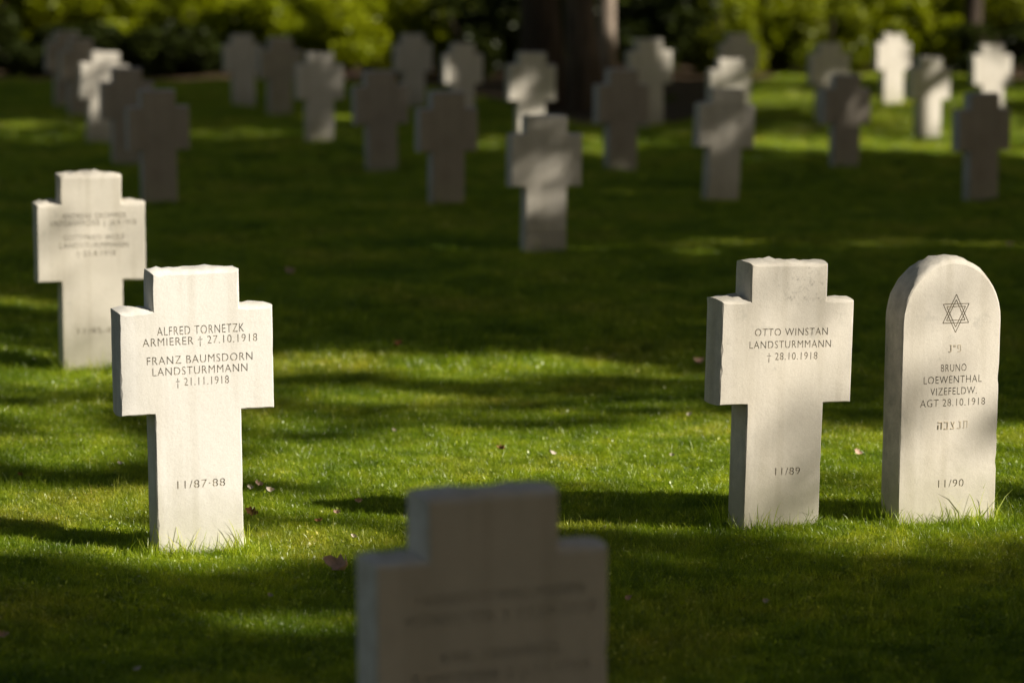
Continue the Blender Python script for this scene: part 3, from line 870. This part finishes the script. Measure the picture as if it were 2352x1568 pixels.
def far_tree(px, by, h, r, mat, seed, label, crown=True):
    p = px2ground(px, by)
    root = bpy.data.objects.new("forest_tree", None); COL.objects.link(root)
    root.location = tuple(p)
    tag(root, label, "tree", "trees at the far edge of the lawn")
    link("trunk", trunk_mesh(h, r, seed, 8, 1.35), mat, root)
    if crown:
        ells = []
        rr = random.Random(seed)
        for k in range(12):
            a = rr.uniform(0, 6.28); q = rr.uniform(.2, 2.2)
            ells.append((q * math.cos(a), q * math.sin(a), rr.uniform(h * .5, h * .98), 1.9, 1.9, 1.5))
        C = in_ellipsoids(9000, ells)
        C = C[rng.random(len(C)) < np.where(sun_share(C + p) < .05, 1, 0)]
        V, F = leaf_quads(C, .24)
        link("crown", np_mesh("crown", V, F), M_CANOPY, root)
far_tree(1243, 250, 14, .25, M_BARK, 71, "great black tree trunk behind the cross with a sunlit foot")
far_tree(1345, 262, 13, .19, M_BARK_MID, 72, "brown tree trunk just right of the great black one")
far_tree(1402, 225, 12, .12, M_BARK_PALE, 73, "slim pale trunk catching the sun")
far_tree(2230, 172, 12, .15, M_BARK, 75, "thin dark trunk above the sunlit cross at the right edge")
far_tree(940, 172, 12, .16, M_BARK, 76, "thin dark trunk behind the far grey cross in the middle")
# deep wood behind: one mass nobody could count
def wood():
    ells = []
    rr = random.Random(9)
    for k in range(90):
        ells.append((rr.uniform(-24, 24), rr.uniform(52, 62), rr.uniform(.5, 9), rr.uniform(1.5, 3), rr.uniform(1.5, 2.5), rr.uniform(1, 2.2)))
    V, F = leaf_quads(in_ellipsoids(60000, ells), .42)
    tag(link("woodland", np_mesh("woodland", V, F), M_BUSH_G), "dark wood closing the view behind the shrubs", "woodland", kind='stuff')
wood()

# ------------------------------------------------------------------ fallen leaves
def leaf_mesh(seed, L=.05, curl=.5):
    rr = random.Random(seed); bm = bmesh.new(); n = 7
    top = []
    for k in range(n + 1):
        t = k / n; w = L * .27 * math.sin(math.pi * min(1, t * 1.02 + .02)) ** .7 * (1 + .4 * math.sin(k * 2.9 + seed))
        x = (t - .5) * L; z = curl * L * (t - .5) ** 2 * 1.6
        row = [bm.verts.new((x, s * w, z + abs(s) * w * curl * .9 + rr.uniform(-.002, .002))) for s in (-1, -.4, .4, 1)]
        top.append(row)
    for a, b in zip(top[:-1], top[1:]):
        for i in range(3): bm.faces.new((a[i], a[i + 1], b[i + 1], b[i])).smooth = True
    me = bpy.data.meshes.new("fallen_leaf")
    bm.normal_update(); bm.to_mesh(me); bm.free()
    return me
LEAVES = [
 (795, 1312, .085, M_LEAFLITTER, "large curled brown leaf lying beside the nearest dark cross"),
 (1600, 840, .060, M_LEAFLITTER, "pinkish leaf in the grass left of the cross with three lines of writing"),
 (1968, 1052, .034, M_LEAFLITTER, "orange-pink leaf in the grass between the right cross and the round-topped stone"),
 (672, 632, .065, M_LEAFLITTER, "blurred pink leaf on the dark lawn right of the top of the brightly sunlit cross"),
 (908, 803, .05, M_LEAFBROWN, "reddish leaf on the shaded lawn above the thin sunlit band"),
 (825, 1140, .026, M_LEAFLITTER, "pink leaf standing upright in the grass above the pale one"),
 (777, 1168, .024, M_LEAFLITTER, "pale pink leaf in the grass between the bright cross and the nearest dark one"),
 (1265, 1040, .036, M_LEAFWHITE, "cream leaf in the sunlit grass above the nearest dark cross"),
 (1157, 1028, .034, M_LEAFBROWN, "small red-brown leaf in the bright band of grass"),
 (580, 1172, .045, M_LEAFBROWN, "dark red leaf right beside the foot of the bright cross"),
 (618, 1118, .030, M_LEAFWHITE, "whitish leaf, right one of the group beside the bright cross"),
 (598, 1106, .030, M_LEAFLITTER, "whitish-pink leaf, middle one of the group beside the bright cross"),
 (578, 1110, .024, M_LEAFWHITE, "whitish leaf, left one of the group beside the bright cross"),
 (2325, 572, .05, M_LEAFLITTER, "blurred pinkish leaf on the lawn behind the round-topped stone"),
 (803, 190, .28, M_LEAFLITTER, "orange fleck of dead leaves at the foot of the brightest bush"),
 (622, 1366, .018, M_LEAFWHITE, "white fleck of leaf in the dark grass below the bright cross"),
 (814, 1220, .020, M_LEAFWHITE, "thin white leaf on the grass left of the nearest dark cross"),
 (900, 975, .022, M_LEAFWHITE, "white speck of leaf at the upper edge of the sunlit grass"),
 (52, 1083, .022, M_LEAFBROWN, "brown leaf in the grass near the left edge"),
 (1755, 1376, .022, M_LEAFWHITE, "white leaf speck in the dark grass at lower right"),
 (1440, 1374, .024, M_LEAFLITTER, "pale leaf just right of the nearest dark cross"),
 (8, 1468, .03, M_LEAFLITTER, "pink leaf at the lower left edge"),
 (562, 1228, .030, M_LEAFWHITE, "white leaf leaning on the right foot of the bright cross"),
 (278, 1050, .022, M_LEAFWHITE, "white leaf speck left of the lower stem of the bright cross"),
 (1585, 957, .022, M_LEAFWHITE, "white leaf speck in the shade left of the right cross"),
 (735, 1188, .028, M_LEAFBROWN, "dark leaf in the grass left of the white sliver"),
 (318, 1555, .022, M_LEAFWHITE, "white leaf speck at the bottom edge of the picture"),
 (1545, 1046, .02, M_LEAFWHITE, "white speck of leaf in the bright grass left of the right cross"),
]
for k, (px, py, L, mat, lab) in enumerate(LEAVES):
    p = px2ground(px, py, 0.025)
    o = link("fallen_leaf", leaf_mesh(k, L, random.uniform(.8, 1.9)), mat)
    o.location = (p[0], p[1], float(ground_z(p[0], p[1])) + .028 + L * .15)
    o.rotation_euler = (R(random.uniform(25, 70)), R(random.uniform(-25, 25)), random.uniform(-.8, .8))
    tag(o, lab, "leaf", "fallen leaves on the lawn")

# ------------------------------------------------------------------ grass
def tuft(name, n, seed, h=.034, spread=.035, w=.0022, lean=.5):
    r = np.random.default_rng(seed)
    V, F = [], []
    for k in range(n):
        a = r.uniform(0, 6.283); q = spread * math.sqrt(r.uniform(0, 1))
        x, y = q * math.cos(a), q * math.sin(a)
        b = r.uniform(0, 6.283); L = h * r.uniform(.55, 1.25); l = lean * r.uniform(.2, 1.3)
        dx, dy = math.cos(b) * l, math.sin(b) * l
        wa = r.uniform(0, 6.283); wx, wy = math.cos(wa) * w * r.uniform(.7, 1.2), math.sin(wa) * w
        i = len(V)
        for t, ww in ((0, 1), (.4, .9), (.75, .6)):
            cx, cy, cz = x + dx * L * t * t, y + dy * L * t * t, L * t * (1 - .18 * l * t)
            V += [(cx - wx * ww / 2, cy - wy * ww / 2, cz), (cx + wx * ww / 2, cy + wy * ww / 2, cz)]
        V.append((x + dx * L, y + dy * L, L * (1 - .22 * l)))
        F += [(i, i + 1, i + 3), (i, i + 3, i + 2), (i + 2, i + 3, i + 5), (i + 2, i + 5, i + 4), (i + 4, i + 5, i + 6)]
    return np_mesh(name, np.array(V), np.array(F))
gcol = bpy.data.collections.new("grass tufts")
for k in range(6):
    me = tuft("tuft", 34, 900 + k, w=.0017, h=.028 + .004 * (k % 3), lean=.9 if k % 2 else .6)
    me.materials.append(M_GRASS)
    gcol.objects.link(bpy.data.objects.new("tuft", me))
for k in range(2):                              # clover-like low leaves
    n = 16; C = rng.uniform(-.03, .03, (n, 3)); C[:, 2] = rng.uniform(.012, .026, n)
    V, F = leaf_quads(C, .011, 1.5); me = np_mesh("tuft", V, F); me.materials.append(M_GRASS)
    gcol.objects.link(bpy.data.objects.new("tuft", me))

for k in range(3):                              # long thin unmown blades
    me = tuft("tuft", 7, 950 + k, h=.062, spread=.02, w=.0016, lean=.55)
    me.materials.append(M_GRASS)
    gcol.objects.link(bpy.data.objects.new("tuft", me))

def zone(y0, y1, dens, s0, s1, margin=.8):
    half = (1176 / FPX) * 1.03
    w1 = half * y1 + margin
    n = int((y1 - y0) * 2 * w1 * dens)
    x = rng.uniform(-w1, w1, n); y = rng.uniform(y0, y1, n)
    k = (np.abs(x) < half * y + margin) & (y < bed_y(x) - .05 + .1 * np.sin(9 * x))
    x, y = x[k], y[k]
    patch = .5 + .25 * np.sin(x * 3.3 + 1.3 * np.sin(y * 2.1)) * np.sin(y * 2.9 + x) + .25 * np.sin(x * 11.3 + 2 * np.sin(y * 7.1)) * np.sin(y * 9.7 + 3 * x)
    s = rng.uniform(s0, s1, len(x)) * (.72 + .6 * patch)
    return x, y, s
zs = [zone(4.6, 12.0, 2900, .65, 1.1), zone(12.0, 22.0, 850, 1.0, 1.5), zone(22.0, 52.0, 190, 1.4, 2.2, 1.5)]
# unmown fringe round the feet of the stones
fr = []
def fringe(p, yaw, w, n=150):
    u = rng.uniform(-w / 2 - .02, w / 2 + .02, n); v = np.where(rng.random(n) < .6, -TH / 2 - rng.uniform(.0, .03, n), TH / 2 + rng.uniform(0, .03, n))
    m = rng.random(n) < .22
    u = np.where(m, -w / 2 - rng.uniform(.0, .03, n), u); v = np.where(m, rng.uniform(-TH / 2, TH / 2, n), v)
    x = p[0] + u * math.cos(yaw) - v * math.sin(yaw); y = p[1] + u * math.sin(yaw) + v * math.cos(yaw)
    return x, y, rng.uniform(.6, 1.45, n) * np.where(rng.random(n) < .12, 1.6, 1)
for p, yw, w, n in ((pA, R(20), .27, 150), (pB, R(20), .27, 100), (pC, R(20), .35, 190), (pD, R(18), .27, 160), (pE, R(17), .27, 40)):
    fr.append(fringe(p, yw, w, n))
for (p, yw, s) in far_pos: fr.append(fringe(p, yw, .27, 14))
X = np.concatenate([z[0] for z in zs + fr]); Y = np.concatenate([z[1] for z in zs + fr]); SC = np.concatenate([z[2] for z in zs + fr])
Z = ground_z(X, Y) - .002
gm = bpy.data.meshes.new("grass")
gm.vertices.add(len(X)); gm.vertices.foreach_set("co", np.stack([X, Y, Z], -1).astype(np.float32).ravel())
at = gm.attributes.new("gscale", 'FLOAT', 'POINT'); at.data.foreach_set("value", SC.astype(np.float32))
at = gm.attributes.new("grot", 'FLOAT_VECTOR', 'POINT')
rot = np.stack([rng.normal(0, .12, len(X)), rng.normal(0, .12, len(X)), rng.uniform(0, 6.283, len(X))], -1).astype(np.float32)
at.data.foreach_set("vector", rot.ravel())
print("tufts", len(X))
nbase = sum(len(z[0]) for z in zs)
gi_ = rng.choice(8, len(X), p=[.145] * 6 + [.065] * 2)
gi_[nbase:] = rng.choice([0, 2, 4, 8, 9, 10], len(X) - nbase)
wisp = rng.random(nbase) < .02
gi_[:nbase][wisp] = 8 + rng.integers(0, 3, wisp.sum())
at = gm.attributes.new("gidx", 'INT', 'POINT'); at.data.foreach_set("value", gi_.astype(np.int32))
go = link("grass", gm)
tag(go, "short mown green grass covering the cemetery lawn", "grass", kind='stuff')
ng = bpy.data.node_groups.new("grass", 'GeometryNodeTree')
ng.interface.new_socket("Geometry", in_out='INPUT', socket_type='NodeSocketGeometry')
ng.interface.new_socket("Geometry", in_out='OUTPUT', socket_type='NodeSocketGeometry')
N = ng.nodes
gi, gout = N.new("NodeGroupInput"), N.new("NodeGroupOutput")
m2p = N.new("GeometryNodeMeshToPoints")
iop = N.new("GeometryNodeInstanceOnPoints")
ci = N.new("GeometryNodeCollectionInfo"); ci.inputs[0].default_value = gcol; ci.inputs[1].default_value = True; ci.inputs[2].default_value = True
na = N.new("GeometryNodeInputNamedAttribute"); na.data_type = 'FLOAT'; na.inputs[0].default_value = "gscale"
nr = N.new("GeometryNodeInputNamedAttribute"); nr.data_type = 'FLOAT_VECTOR'; nr.inputs[0].default_value = "grot"
ng.links.new(gi.outputs[0], m2p.inputs[0])
ng.links.new(m2p.outputs[0], iop.inputs["Points"])
ng.links.new(ci.outputs[0], iop.inputs["Instance"])
iop.inputs["Pick Instance"].default_value = True
nx_ = N.new("GeometryNodeInputNamedAttribute"); nx_.data_type = 'INT'; nx_.inputs[0].default_value = "gidx"
ng.links.new([o for o in nx_.outputs if o.enabled and o.name == "Attribute"][0], iop.inputs["Instance Index"])
ng.links.new(nr.outputs[0], iop.inputs["Rotation"])
ng.links.new(na.outputs[0], iop.inputs["Scale"])
ng.links.new(iop.outputs[0], gout.inputs[0])
md = go.modifiers.new("grass", 'NODES'); md.node_group = ng
